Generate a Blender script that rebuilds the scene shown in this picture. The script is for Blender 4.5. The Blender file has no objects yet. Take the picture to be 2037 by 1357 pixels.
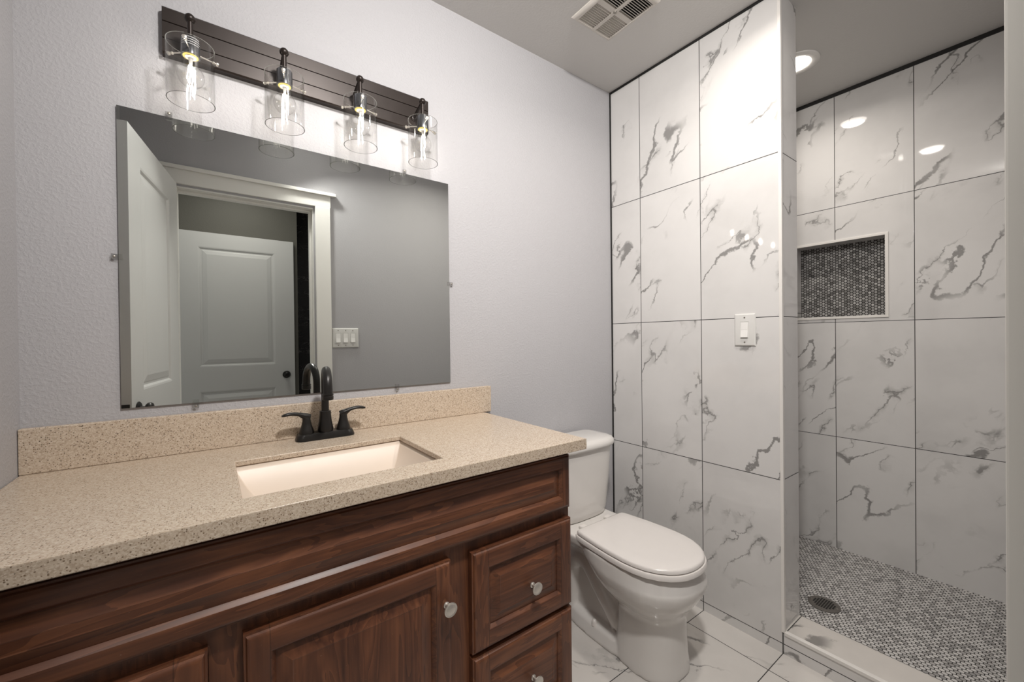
import bpy, bmesh, math
from mathutils import Vector, Matrix
PI = math.pi
S = bpy.context.scene
COL = S.collection
VX, VY, VZ = Vector((1, 0, 0)), Vector((0, 1, 0)), Vector((0, 0, 1))

# ------------------------------------------------------------------ camera
def make_camera():
    cd = bpy.data.cameras.new('camera'); co = bpy.data.objects.new('camera', cd); COL.objects.link(co)
    cd.sensor_width = 36.0; cd.sensor_fit = 'HORIZONTAL'; cd.lens = 812.997 / 2037 * 36
    cd.clip_start = 0.01; cd.clip_end = 60
    y, p, r = math.radians(36.3616), math.radians(-0.36386), math.radians(-0.6421)
    right = Vector((math.cos(y), -math.sin(y), 0)); fwd = Vector((math.sin(y), math.cos(y), 0)); up = VZ.copy()
    f2 = fwd * math.cos(p) + up * math.sin(p); u2 = up * math.cos(p) - fwd * math.sin(p)
    r3 = right * math.cos(r) + u2 * math.sin(r); u3 = u2 * math.cos(r) - right * math.sin(r)
    m = Matrix(((r3.x, u3.x, -f2.x), (r3.y, u3.y, -f2.y), (r3.z, u3.z, -f2.z))).to_4x4()
    m.translation = Vector((-1.70132, -1.42090, 1.18591))
    co.matrix_world = m
    S.camera = co
make_camera()
# ------------------------------------------------------------------ world, exposure
W = bpy.data.worlds.new('world'); S.world = W; W.use_nodes = True
W.node_tree.nodes['Background'].inputs[0].default_value = (1.0, 0.985, 0.96, 1)
W.node_tree.nodes['Background'].inputs[1].default_value = 0.3
S.view_settings.view_transform = 'Standard'; S.view_settings.look = 'None'
S.view_settings.exposure = 0.40; S.view_settings.gamma = 1.0; S.view_settings.use_curve_mapping = False
S.cycles.use_denoising = True
S.cycles.max_bounces = 14; S.cycles.diffuse_bounces = 8; S.cycles.glossy_bounces = 8; S.cycles.transparent_max_bounces = 24
S.cycles.caustics_reflective = False; S.cycles.caustics_refractive = False
S.cycles.sample_clamp_indirect = 6.0
FILAMENT = 115.0      # radiance of the bulb filaments
CAN_LENS = 14.0        # radiance of the recessed light lenses
CAN_WATTS = 4.6        # downward beam of each recessed light
WARM = (1.0, 0.925, 0.84)

def fill_lights():
    ld = bpy.data.lights.new('hall_fill_light', 'AREA'); ld.shape = 'DISK'; ld.size = 0.5; ld.energy = 5; ld.color = (1, 0.95, 0.88)  # unseen fill lamp in the hall, added to brighten the room
    lo = bpy.data.objects.new('hall_fill_light', ld); COL.objects.link(lo); lo.location = (-1.5, -1.95, 2.44)
    ld = bpy.data.lights.new('entry_fill_light', 'AREA'); ld.shape = 'DISK'; ld.size = 0.14; ld.energy = 20; ld.color = (1, 0.96, 0.92); ld.spread = math.radians(150)  # second added fill, out of view over the doorway, lifts the whole room
    lo = bpy.data.objects.new('entry_fill_light', ld); COL.objects.link(lo); lo.location = (-1.30, -1.25, 2.43); lo.rotation_euler = (math.radians(52), 0, math.radians(-25))
fill_lights()
# ------------------------------------------------------------------ node helpers
class NT:
    def __init__(s, name):
        s.m = bpy.data.materials.new(name); s.m.use_nodes = True
        s.t = s.m.node_tree; s.t.nodes.clear()
        s.out = s.n('ShaderNodeOutputMaterial')
    def n(s, typ, **kw):
        nd = s.t.nodes.new(typ)
        for k, v in kw.items(): setattr(nd, k, v)
        return nd
    def L(s, a, b): s.t.links.new(a, b)
    def put(s, sock, v):
        if hasattr(v, 'node'): s.L(v, sock)
        else: sock.default_value = v
    def math(s, op, a, b=0.0, c=0.0, clamp=False):
        nd = s.n('ShaderNodeMath', operation=op, use_clamp=clamp)
        for i, v in enumerate((a, b, c)): s.put(nd.inputs[i], v)
        return nd.outputs[0]
    def vmath(s, op, a, b=(0, 0, 0)):
        nd = s.n('ShaderNodeVectorMath', operation=op)
        s.put(nd.inputs[0], a); s.put(nd.inputs[1], b)
        return nd.outputs[0]
    def comb(s, x, y, z):
        nd = s.n('ShaderNodeCombineXYZ')
        for i, v in enumerate((x, y, z)): s.put(nd.inputs[i], v)
        return nd.outputs[0]
    def sep(s, v):
        nd = s.n('ShaderNodeSeparateXYZ'); s.L(v, nd.inputs[0]); return nd.outputs
    def pos(s): return s.n('ShaderNodeNewGeometry').outputs['Position']
    def noise(s, vec, scale, detail=2.0, rough=0.5, dist=0.0, color=False):
        nd = s.n('ShaderNodeTexNoise'); s.L(vec, nd.inputs['Vector'])
        nd.inputs['Scale'].default_value = scale; nd.inputs['Detail'].default_value = detail
        nd.inputs['Roughness'].default_value = rough; nd.inputs['Distortion'].default_value = dist
        return nd.outputs['Color' if color else 'Fac']
    def step(s, v, lo, hi, a=0.0, b=1.0):
        nd = s.n('ShaderNodeMapRange', interpolation_type='SMOOTHSTEP')
        s.put(nd.inputs[0], v)
        for i, q in zip((1, 2, 3, 4), (lo, hi, a, b)): nd.inputs[i].default_value = q
        return nd.outputs[0]
    def mix(s, f, a, b):
        nd = s.n('ShaderNodeMix', data_type='RGBA')
        s.put(nd.inputs['Factor'], f)
        s.put(nd.inputs[6], a if hasattr(a, 'node') else (*a, 1)); s.put(nd.inputs[7], b if hasattr(b, 'node') else (*b, 1))
        return nd.outputs[2]
    def ramp(s, f, stops):
        nd = s.n('ShaderNodeValToRGB'); s.L(f, nd.inputs[0]); e = nd.color_ramp.elements
        while len(e) < len(stops): e.new(0.5)
        for q, (p, c) in zip(e, stops): q.position = p; q.color = (*c, 1)
        return nd.outputs[0]
    def bump(s, h, strength, dist):
        nd = s.n('ShaderNodeBump'); nd.inputs['Strength'].default_value = strength; nd.inputs['Distance'].default_value = dist
        s.L(h, nd.inputs['Height']); return nd.outputs[0]
    def bsdf(s, color, rough=0.5, metal=0.0, normal=None, coat=0.0, spec=0.5, coat_rough=0.1):
        b = s.n('ShaderNodeBsdfPrincipled')
        s.put(b.inputs['Base Color'], color if hasattr(color, 'node') else (*color, 1))
        s.put(b.inputs['Roughness'], rough); b.inputs['Metallic'].default_value = metal
        b.inputs['Specular IOR Level'].default_value = spec
        b.inputs['Coat Weight'].default_value = coat; b.inputs['Coat Roughness'].default_value = coat_rough
        if normal is not None: s.L(normal, b.inputs['Normal'])
        s.L(b.outputs[0], s.out.inputs[0]); return s.m

def m_plain(name, col, rough=0.5, metal=0.0, coat=0.0, var=0.06, scale=30, spec=0.5):
    t = NT(name); p = t.pos(); f = t.noise(p, scale, 3)
    c = t.mix(f, tuple(x * (1 - var) for x in col), tuple(min(1, x * (1 + var)) for x in col))
    r = t.math('MULTIPLY_ADD', f, 0.08, rough - 0.04)
    return t.bsdf(c, r, metal, None, coat, spec)

def m_wall(name, col, tex=1.0, rough=0.55):
    t = NT(name); p = t.pos()
    a = t.noise(p, 125, 2.5, 0.55); b = t.noise(p, 300, 2, 0.5)
    h = t.math('ADD', t.step(a, 0.42, 0.66), t.math('MULTIPLY', b, 0.35))
    c = t.mix(t.noise(p, 1.7, 2), tuple(x * 0.97 for x in col), col)
    return t.bsdf(c, rough, 0, t.bump(h, 0.27 * tex, 0.0018), 0, 0.35)

def m_tile(name, ua, u0, uw, va, v0, vh, base=(0.66, 0.65, 0.64), seed=0.0, grout=0.0015, rough=0.035, ang=125):
    t = NT(name); xyz = t.sep(t.pos())
    U = t.math('DIVIDE', t.math('SUBTRACT', xyz[ua], u0), uw); V = t.math('DIVIDE', t.math('SUBTRACT', xyz[va], v0), vh)
    cu = t.math('FLOOR', U); cv = t.math('FLOOR', V)
    fu = t.math('SUBTRACT', U, cu); fv = t.math('SUBTRACT', V, cv)
    du = t.math('MULTIPLY', t.math('MINIMUM', fu, t.math('SUBTRACT', 1.0, fu)), uw)
    dv = t.math('MULTIPLY', t.math('MINIMUM', fv, t.math('SUBTRACT', 1.0, fv)), vh)
    d = t.math('MINIMUM', du, dv); g = t.step(d, grout * 0.75, grout * 1.25, 1.0, 0.0)
    wn = t.n('ShaderNodeTexWhiteNoise'); t.L(t.comb(cu, cv, seed), wn.inputs['Vector'])
    off = t.vmath('MULTIPLY', wn.outputs['Color'], (37.0, 29.0, 23.0))
    p0 = t.vmath('ADD', t.comb(t.math('MULTIPLY', fu, uw), t.math('MULTIPLY', fv, vh), 0.0), off)
    w = t.noise(p0, 6.0, 5, 0.62, 0, True)
    p1 = t.vmath('ADD', p0, t.vmath('MULTIPLY', t.vmath('SUBTRACT', w, (0.5, 0.5, 0.5)), (0.13, 0.13, 0.13)))
    mp = t.n('ShaderNodeMapping', vector_type='TEXTURE'); t.L(p1, mp.inputs[0])
    mp.inputs['Rotation'].default_value = (0, 0, math.radians(ang)); mp.inputs['Scale'].default_value = (3.3, 0.95, 1.0)
    q = mp.outputs[0]
    r1 = t.math('ABSOLUTE', t.math('SUBTRACT', t.noise(q, 4.0, 1.5, 0.5), 0.5))
    r2 = t.math('ABSOLUTE', t.math('SUBTRACT', t.noise(t.vmath('ADD', q, (5.2, 1.3, 7.7)), 5.0, 2.5, 0.55), 0.5))
    m1 = t.step(t.noise(p0, 3.4, 2), 0.48, 0.60); m2 = t.step(t.noise(t.vmath('ADD', p0, (9, 4, 2)), 4.6, 2), 0.51, 0.63)
    thin = t.math('MULTIPLY', t.step(r1, 0.004, 0.013, 1, 0), m1)
    thin2 = t.math('MULTIPLY', t.step(r2, 0.002, 0.009, 1, 0), m2)
    smudge = t.math('MULTIPLY', t.step(r2, 0.0, 0.045, 1, 0), t.math('MULTIPLY', m2, t.step(t.noise(p1, 16, 3), 0.42, 0.6)))
    cloud = t.step(t.noise(p1, 2.6, 4, 0.6), 0.35, 0.75)
    c = t.mix(cloud, base, tuple(x * 0.90 for x in base))
    c = t.mix(t.math('MULTIPLY', smudge, 0.42), c, (0.27, 0.265, 0.255))
    c = t.mix(t.math('MULTIPLY', thin2, 0.66), c, (0.16, 0.155, 0.15))
    c = t.mix(t.math('MULTIPLY', thin, 0.74), c, (0.12, 0.115, 0.11))
    c = t.mix(g, c, (0.03, 0.028, 0.027))
    r = t.math('MULTIPLY_ADD', g, 0.7, rough)
    h = t.math('SUBTRACT', 1.0, g)
    return t.bsdf(c, r, 0, t.bump(h, 0.25, 0.0006), 0, 0.5)

def m_hex(name, ua, va, s, u0=0.0, v0=0.0, lo=0.05, hi=0.42, mid=0.27, ratio=0.40):
    # hexagons with flats facing along the v axis, pitch s
    t = NT(name); xyz = t.sep(t.pos())
    R = (s * math.sqrt(3), s, 1.0)
    p = t.comb(t.math('SUBTRACT', xyz[ua], u0), t.math('SUBTRACT', xyz[va], v0), 0.5)
    half = (R[0] / 2, R[1] / 2, 0.5)
    def cell(v):
        f = t.vmath('FRACTION', t.vmath('DIVIDE', v, R))
        return t.vmath('SUBTRACT', t.vmath('MULTIPLY', f, R), half)
    a = cell(p); b = cell(t.vmath('SUBTRACT', p, (half[0], half[1], 0)))
    def ln(v):
        x = t.sep(v); return t.math('ADD', t.math('MULTIPLY', x[0], x[0]), t.math('MULTIPLY', x[1], x[1]))
    pick = t.math('LESS_THAN', ln(a), ln(b))
    mx = t.n('ShaderNodeMix', data_type='VECTOR'); t.L(pick, mx.inputs['Factor']); t.L(b, mx.inputs[4]); t.L(a, mx.inputs[5])
    gv = mx.outputs[1]; cid = t.vmath('SUBTRACT', p, gv)
    x = t.sep(gv); ax = t.math('ABSOLUTE', x[0]); ay = t.math('ABSOLUTE', x[1])
    hexd = t.math('MAXIMUM', ay, t.math('ADD', t.math('MULTIPLY', ax, 0.866), t.math('MULTIPLY', ay, 0.5)))
    rad = t.math('SQRT', ln(gv))
    d = t.math('MULTIPLY_ADD', rad, 0.35, t.math('MULTIPLY', hexd, 0.65))
    tile = t.step(d, s * (ratio - 0.02), s * (ratio + 0.02), 1, 0)
    wn = t.n('ShaderNodeTexWhiteNoise'); t.L(t.vmath('SNAP', t.vmath('ADD', cid, (s * .2, s * .2, 0)), (s * 0.25, s * 0.25, 1)), wn.inputs['Vector'])
    f = t.math('ADD', t.math('MULTIPLY', wn.outputs['Value'], 0.8), t.math('MULTIPLY', t.noise(t.pos(), 40, 2), 0.2))
    col = t.ramp(f, [(0.0, (lo, lo, lo)), (0.22, (mid * .6, mid * .58, mid * .56)), (0.5, (mid, mid * .98, mid * .96)), (1.0, (hi, hi * .98, hi * .95))])
    c = t.mix(tile, (0.018, 0.016, 0.015), col)
    r = t.math('MULTIPLY_ADD', tile, -0.45, 0.8)
    return t.bsdf(c, r, 0, t.bump(tile, 0.4, 0.0012), 0, 0.4)

def m_wood(name, cx=None, hw=None, vertical=False, zsplit=None):
    # stained wood: grain runs along x inside |x-cx|<hw and along z outside it (full height stiles); zsplit adds rails inside
    t = NT(name); x = t.sep(t.pos())
    def grain(v):
        a = t.comb(t.math('MULTIPLY', x[0], 1.6 if not v else 13.0), t.math('MULTIPLY', x[1], 13.0), t.math('MULTIPLY', x[2], 13.0 if not v else 1.6))
        b = t.comb(t.math('MULTIPLY', x[0], 4 if not v else 150.0), t.math('MULTIPLY', x[1], 150.0), t.math('MULTIPLY', x[2], 150.0 if not v else 4))
        ring = t.noise(a, 1.3, 3, 0.55, 0.9)
        band = t.math('FRACT', t.math('MULTIPLY', ring, 7.0))
        return t.math('ADD', t.math('ADD', t.math('MULTIPLY', band, 0.20), t.math('MULTIPLY', t.noise(b, 1.0, 3), 0.30)), t.math('MULTIPLY', ring, 0.50))
    if cx is None:
        f = grain(vertical); joint = None
    else:
        ad = t.math('ABSOLUTE', t.math('SUBTRACT', x[0], cx))
        side = t.math('GREATER_THAN', ad, hw)
        gh, gv = grain(False), grain(True)
        f = t.math('ADD', t.math('MULTIPLY', gv, side), t.math('MULTIPLY', gh, t.math('SUBTRACT', 1.0, side)))
        joint = t.step(t.math('ABSOLUTE', t.math('SUBTRACT', ad, hw)), 0.0004, 0.0012, 1, 0)
    blot = t.noise(t.pos(), 5.0, 3, 0.6)
    f = t.math('ADD', t.math('MULTIPLY', f, 0.7), t.math('MULTIPLY', blot, 0.3))
    c = t.ramp(f, [(0.32, (0.040, 0.0130, 0.0064)), (0.42, (0.078, 0.0270, 0.0128)), (0.52, (0.115, 0.0410, 0.0185)), (0.68, (0.20, 0.075, 0.032))])
    if joint is not None: c = t.mix(t.math('MULTIPLY', joint, 0.6), c, (0.02, 0.007, 0.004))
    speck = t.step(t.noise(t.pos(), 330, 1), 0.765, 0.80)
    c = t.mix(t.math('MULTIPLY', speck, 0.5), c, (0.25, 0.16, 0.11))
    return t.bsdf(c, t.math('MULTIPLY_ADD', f, 0.15, 0.34), 0, t.bump(f, 0.08, 0.001), 0.04, 0.5, 0.3)

def m_quartz(name):
    t = NT(name); p = t.pos()
    v = t.n('ShaderNodeTexVoronoi'); t.L(p, v.inputs['Vector']); v.inputs['Scale'].default_value = 420
    r = t.sep(v.outputs['Color'])
    base = t.ramp(r[0], [(0.0, (0.40, 0.315, 0.235)), (0.35, (0.50, 0.41, 0.32)), (0.7, (0.56, 0.47, 0.375)), (1.0, (0.63, 0.55, 0.455))])
    v2 = t.n('ShaderNodeTexVoronoi'); t.L(p, v2.inputs['Vector']); v2.inputs['Scale'].default_value = 330
    r2 = t.sep(v2.outputs['Color'])
    dark = t.math('MULTIPLY', t.step(r2[0], 0.79, 0.81), t.step(v2.outputs['Distance'], 0.34, 0.46, 1, 0))
    c = t.mix(t.math('MULTIPLY', dark, 0.85), base, t.mix(r2[1], (0.025, 0.018, 0.012), (0.16, 0.09, 0.045)))
    c = t.mix(t.math('MULTIPLY', t.noise(p, 9, 3), 0.25), c, (0.52, 0.41, 0.30))
    return t.bsdf(c, 0.26, 0, None, 0.0, 0.5)

def m_glass(name, refl=1.0, edge=(0.91, 0.92, 0.91)):
    # clear thin glass: transparent with a Fresnel reflection, slightly denser where seen edge-on
    t = NT(name)
    lw = t.n('ShaderNodeLayerWeight'); lw.inputs['Blend'].default_value = 0.5
    tr = t.n('ShaderNodeBsdfTransparent')
    t.L(t.mix(t.step(lw.outputs['Facing'], 0.7, 1.0), (0.985, 0.985, 0.98), edge), tr.inputs[0])
    gl = t.n('ShaderNodeBsdfGlossy'); gl.inputs['Roughness'].default_value = 0.02
    fc = t.math('POWER', lw.outputs['Facing'], 3.0)
    mx = t.n('ShaderNodeMixShader')
    t.L(t.math('MULTIPLY_ADD', fc, 0.30 * refl, 0.035 * refl), mx.inputs[0]); t.L(tr.outputs[0], mx.inputs[1]); t.L(gl.outputs[0], mx.inputs[2])
    t.L(mx.outputs[0], t.out.inputs[0]); return t.m

def m_emit(name, col, strength):
    t = NT(name); e = t.n('ShaderNodeEmission'); e.inputs[0].default_value = (*col, 1); e.inputs[1].default_value = strength
    t.L(e.outputs[0], t.out.inputs[0]); return t.m

WALLC = (0.425, 0.42, 0.435)
M = dict(
    wall=m_wall('wall_paint', WALLC, 1.0), wall_smooth=m_wall('wall_paint_smooth', WALLC, 0.35),
    ceiling=m_wall('ceiling_paint', (0.58, 0.57, 0.555), 0.4),
    hallwall=m_wall('hall_paint_shaded', (0.13, 0.125, 0.108), 0.4),  # room grey darkened: the unlit hall's shade is put into the colour
    tile_r=m_tile('marble_tile_partition', 1, -0.1817, 0.3048, 2, 0.0374, 0.6096, seed=3),
    tile_e=m_tile('marble_tile_end', 0, -0.2, 0.61, 2, 0.0374, 0.6096, seed=8),
    tile_s=m_tile('marble_tile_shower', 1, -0.9945, 0.3048, 2, 0.0332, 0.6096, seed=5),
    tile_f=m_tile('marble_tile_floor', 0, -0.125, 0.6096, 1, -0.4865, 0.3048, base=(0.62, 0.595, 0.565), seed=11, rough=0.16),
    tile_curb=m_tile('marble_tile_curb', 1, -2.2, 1.4, 0, -0.3, 1.0, base=(0.62, 0.59, 0.555), seed=2, rough=0.14),
    tile_curbf=m_tile('marble_tile_curb_face', 1, -2.2, 1.4065, 2, 0.0374, 0.6096, seed=6),
    hex_floor=m_hex('hex_mosaic_floor', 0, 1, 0.0160, lo=0.24, hi=0.62, mid=0.52, ratio=0.43),
    hex_niche=m_hex('hex_mosaic_niche', 1, 2, 0.0144, lo=0.035, hi=0.44, mid=0.25, ratio=0.395),
    black=m_plain('black_bronze', (0.016, 0.0145, 0.0135), 0.33, 0.35),
    bronze=m_plain('dark_bronze', (0.021, 0.0145, 0.012), 0.38, 0.45),
    nickel=m_plain('brushed_nickel', (0.70, 0.67, 0.62), 0.38, 0.9),
    mirror=NT('mirror_silver').bsdf((0.83, 0.86, 0.835), 0.0, 1.0),
    porcelain=m_plain('porcelain', (0.66, 0.64, 0.615), 0.12, 0, 0.4, var=0.01),
    seatplastic=m_plain('seat_plastic', (0.70, 0.67, 0.645), 0.2, 0, 0.1, var=0.01),
    sink=m_plain('sink_solid_surface', (0.66, 0.565, 0.475), 0.38, 0, 0.0, var=0.02),
    quartz=m_quartz('speckled_quartz'),
    door=m_plain('door_paint', (0.64, 0.64, 0.63), 0.35, 0, var=0.02, scale=4),
    casing=m_plain('casing_paint', (0.77, 0.76, 0.725), 0.38, 0, var=0.02, scale=4),
    plate=m_plain('switch_plastic', (0.66, 0.655, 0.635), 0.3, 0, var=0.01),
    rocker=m_plain('rocker_plastic', (0.78, 0.77, 0.75), 0.25, 0, var=0.01),
    screw=m_plain('screw_metal', (0.30, 0.28, 0.25), 0.4, 0.8),
    grille=m_plain('grille_plastic', (0.55, 0.52, 0.48), 0.4, 0, var=0.02),
    dark=m_plain('void_shade', (0.006, 0.006, 0.006), 0.9),  # flat black that stands in for shade inside openings
    caulk=m_plain('black_caulk', (0.008, 0.0075, 0.007), 0.7),
    edge=m_plain('white_edge_profile', (0.72, 0.70, 0.67), 0.35, 0, var=0.01),
    drain=m_plain('drain_bronze', (0.115, 0.105, 0.095), 0.5, 0.2),
    glass=m_glass('clear_glass'), bulbglass=m_glass('bulb_glass', 1.3, (0.88, 0.88, 0.87)),
    clip=m_glass('clear_plastic', 2.5, (0.8, 0.8, 0.78)),
    rim=m_plain('glass_rim', (0.30, 0.31, 0.30), 0.10),
    filament=m_emit('lit_filament', WARM, FILAMENT), lens=m_emit('lit_lens', WARM, CAN_LENS), lens_s=m_emit('lit_lens_shower', WARM, CAN_LENS * 0.7),
    socketring=m_emit('socket_ring_glow', (1.0, 0.72, 0.22), 1.1),  # the ring is no lamp; its glow is painted in as emission
    socket=m_plain('polished_socket', (0.16, 0.165, 0.18), 0.22, 0.85), white=m_plain('white_cap', (0.7, 0.69, 0.67), 0.35, 0),
    sticker=m_plain('sticker_print', (0.5, 0.5, 0.5), 0.5),
    slate=None,
)
def m_slate():
    t = NT('black_stone'); p = t.vmath('MULTIPLY', t.pos(), (6, 6, 14))
    r = t.math('ABSOLUTE', t.math('SUBTRACT', t.noise(p, 1.2, 5, 0.6, 1.0), 0.5))
    v = t.math('MULTIPLY', t.step(r, 0.0, 0.02, 1, 0), t.step(t.noise(p, 0.8, 2), 0.45, 0.6))
    return t.bsdf(t.mix(v, (0.012, 0.010, 0.009), (0.09, 0.085, 0.08)), 0.25)
M['slate'] = m_slate()

# ------------------------------------------------------------------ object helpers
def wloc(o):
    v = Vector((0, 0, 0))
    while o is not None: v += o.location; o = o.parent
    return v
def props(o, label=None, cat=None, group=None, kind=None):
    if label: o['label'] = label
    if cat: o['category'] = cat
    if group: o['group'] = group
    if kind: o['kind'] = kind
    return o
def thing(name, loc, label, cat, group=None, kind=None):
    o = bpy.data.objects.new(name, None); COL.objects.link(o); o.location = loc; o.empty_display_size = 0.05
    return props(o, label, cat, group, kind)
def obj(name, bm, mats, parent=None, origin=None, smooth=None, bevel=None, label=None):
    """links a bmesh (in world coordinates) as one object; origin or the parent's place becomes its local zero"""
    base = wloc(parent) if parent is not None else Vector((0, 0, 0))
    loc = Vector(origin) - base if origin is not None else Vector((0, 0, 0))
    bmesh.ops.translate(bm, verts=bm.verts, vec=-(base + loc))
    bmesh.ops.recalc_face_normals(bm, faces=bm.faces)
    me = bpy.data.meshes.new(name); bm.to_mesh(me); bm.free()
    for m in (mats if isinstance(mats, (list, tuple)) else [mats]): me.materials.append(m)
    o = bpy.data.objects.new(name, me); COL.objects.link(o); o.location = loc
    if parent is not None: o.parent = parent
    if bevel:
        b = o.modifiers.new('bevel', 'BEVEL'); b.width = bevel[0]; b.segments = bevel[1]; b.limit_method = 'ANGLE'; b.angle_limit = math.radians(40)
    if smooth is not None:
        me.polygons.foreach_set('use_smooth', [True] * len(me.polygons))
        me.set_sharp_from_angle(angle=math.radians(smooth))
    if label: o['label'] = label
    return o
def struct(name, bm, mats, label, cat, **kw):
    o = obj(name, bm, mats, **kw); return props(o, label, cat, kind='structure')
def box(bm, x0, x1, y0, y1, z0, z1, mi=0):
    c = [bm.verts.new((x, y, z)) for x in (x0, x1) for y in (y0, y1) for z in (z0, z1)]
    for q in ((0, 1, 3, 2), (4, 6, 7, 5), (0, 4, 5, 1), (2, 3, 7, 6), (0, 2, 6, 4), (1, 5, 7, 3)):
        f = bm.faces.new([c[i] for i in q]); f.material_index = mi
    return bm
def B(*a, mi=0): return box(bmesh.new(), *a, mi=mi)
def loft(bm, rings, cap0=True, cap1=True, closed=True, mi=None):
    vs = [[bm.verts.new(p) for p in r] for r in rings]
    n = len(rings[0])
    for k in range(len(vs) - 1):
        for i in range(n if closed else n - 1):
            j = (i + 1) % n
            f = bm.faces.new((vs[k][i], vs[k][j], vs[k + 1][j], vs[k + 1][i]))
            if mi: f.material_index = mi(k, i)
    if cap0: bm.faces.new(vs[0][::-1])
    if cap1:
        f = bm.faces.new(vs[-1])
        if mi: f.material_index = mi(len(vs) - 1, 0)
    return bm
def frame(d):
    d = Vector(d).normalized(); a = VZ if abs(d.z) < 0.95 else VX
    u = d.cross(a).normalized(); return u, d.cross(u).normalized()
def lathe(bm, c, axis, prof, n=24, cap0=True, cap1=True):
    """prof: list of (distance along axis, radius)"""
    c = Vector(c); a = Vector(axis).normalized(); u, v = frame(a)
    rings = [[c + a * h + (u * math.cos(2 * PI * i / n) + v * math.sin(2 * PI * i / n)) * r for i in range(n)] for h, r in prof]
    return loft(bm, rings, cap0, cap1)
def tube(bm, pts, radii, n=14, flat=None):
    pts = [Vector(p) for p in pts]
    if not isinstance(radii, (list, tuple)): radii = [radii] * len(pts)
    u = None; rings = []
    for i, p in enumerate(pts):
        d = (pts[min(i + 1, len(pts) - 1)] - pts[max(i - 1, 0)]).normalized()
        if u is None: u, v = frame(d)
        else: u = (u - d * u.dot(d)).normalized()
        v = d.cross(u)
        rings.append([p + u * math.cos(2 * PI * k / n) * radii[i] + v * math.sin(2 * PI * k / n) * radii[i] for k in range(n)])
    return loft(bm, rings)
def smoothpath(pts, m=8):
    pts = [Vector(p) for p in pts]; out = []
    P = [pts[0] * 2 - pts[1]] + pts + [pts[-1] * 2 - pts[-2]]
    for i in range(1, len(P) - 2):
        for k in range(m):
            t = k / m; a, b, c, d = P[i - 1], P[i], P[i + 1], P[i + 2]
            out.append(0.5 * ((2 * b) + (c - a) * t + (2 * a - 5 * b + 4 * c - d) * t * t + (3 * b - a - 3 * c + d) * t ** 3))
    out.append(pts[-1]); return out
def interp(tbl, x):
    for (a, va), (b, vb) in zip(tbl, tbl[1:]):
        if a <= x <= b: return va + (vb - va) * (x - a) / (b - a)
    return tbl[0][1] if x < tbl[0][0] else tbl[-1][1]
def rect_rings(x0, x1, z0, z1, prof, yf, flip=1, plane='xz'):
    """rectangle rings for (inset, y offset behind the face plane yf)"""
    out = []
    for ins, dy in prof:
        y = yf + dy * flip
        out.append([(x0 + ins, y, z0 + ins), (x1 - ins, y, z0 + ins), (x1 - ins, y, z1 - ins), (x0 + ins, y, z1 - ins)])
    return out

# ------------------------------------------------------------------ room shell
ZC = 2.466; XL = -2.056; XS = 0.9772; YF = -1.408; PE = -0.7933; PT = 0.155
HX0, HX1, HZ = -1.842, -1.173, 2.022                       # rough opening of the doorway
struct('wall_back', B(XL - 0.1, 1.15, 0.0, 0.1, -0.1, ZC + 0.1), M['wall'], 'light grey textured wall carrying the mirror and vanity light', 'wall')
struct('wall_left', B(XL - 0.1, XL, YF - 0.115, 0.0, -0.1, ZC + 0.1), M['wall'], 'light grey wall at the left end of the counter', 'wall')
bm = bmesh.new()
box(bm, XL - 0.1, HX0, YF - 0.115, YF, -0.1, ZC + 0.1); box(bm, HX1, 1.15, YF - 0.115, YF, -0.1, ZC + 0.1); box(bm, HX0, HX1, YF - 0.115, YF, HZ, ZC + 0.1)
struct('wall_front', bm, M['wall_smooth'], 'light grey wall with the doorway, seen in the mirror', 'wall')
bm = bmesh.new(); box(bm, 0.0, PT, PE, 0.0, -0.1, ZC)
bm.faces.ensure_lookup_table()
for f in bm.faces:
    c = f.calc_center_median(); f.material_index = 1 if c.y < PE + 0.01 else 0
struct('wall_partition', bm, [M['tile_r'], M['tile_e']], 'polished white marble tiled partition beside the toilet', 'wall')
NY0, NY1, NZ0, NZ1 = -0.890, -0.5045, 1.283, 1.676         # niche opening
bm = bmesh.new()
box(bm, XS, XS + 0.17, YF - 0.1, NY0, -0.1, ZC); box(bm, XS, XS + 0.17, NY1, 0.0, -0.1, ZC)
box(bm, XS, XS + 0.17, NY0, NY1, -0.1, NZ0); box(bm, XS, XS + 0.17, NY0, NY1, NZ1, ZC); box(bm, XS + 0.09, XS + 0.17, NY0, NY1, NZ0, NZ1, mi=1)
struct('wall_shower', bm, [M['tile_s'], M['hex_niche']], 'marble tiled shower wall with a recessed hexagon mosaic niche', 'wall')
struct('wall_shower_back', B(PT, XS, -0.012, 0.0, 0.0, ZC), M['tile_e'], 'marble tiled end wall of the shower behind the partition', 'wall')
struct('ceiling', B(XL - 0.1, 1.15, YF - 0.115, 0.1, ZC, ZC + 0.12), M['ceiling'], 'flat off white ceiling over bathroom and shower', 'ceiling')
struct('floor', B(-3.6, 0.0, -3.6, 0.0, -0.1, 0.0), M['tile_f'], 'white marble tiled bathroom floor with dark joints', 'floor')
struct('floor_shower', B(PT, XS, YF, -0.012, -0.1, 0.047), M['hex_floor'], 'grey hexagon mosaic shower floor', 'floor')
bm = bmesh.new(); box(bm, 0.0, PT, YF, PE, -0.1, 0.081)
for f in bm.faces: f.material_index = 0 if f.calc_center_median().z > 0.08 else 1
struct('trim_1', bm, [M['tile_curb'], M['tile_curbf']], 'low marble topped curb across the shower opening', 'shower curb')
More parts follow.
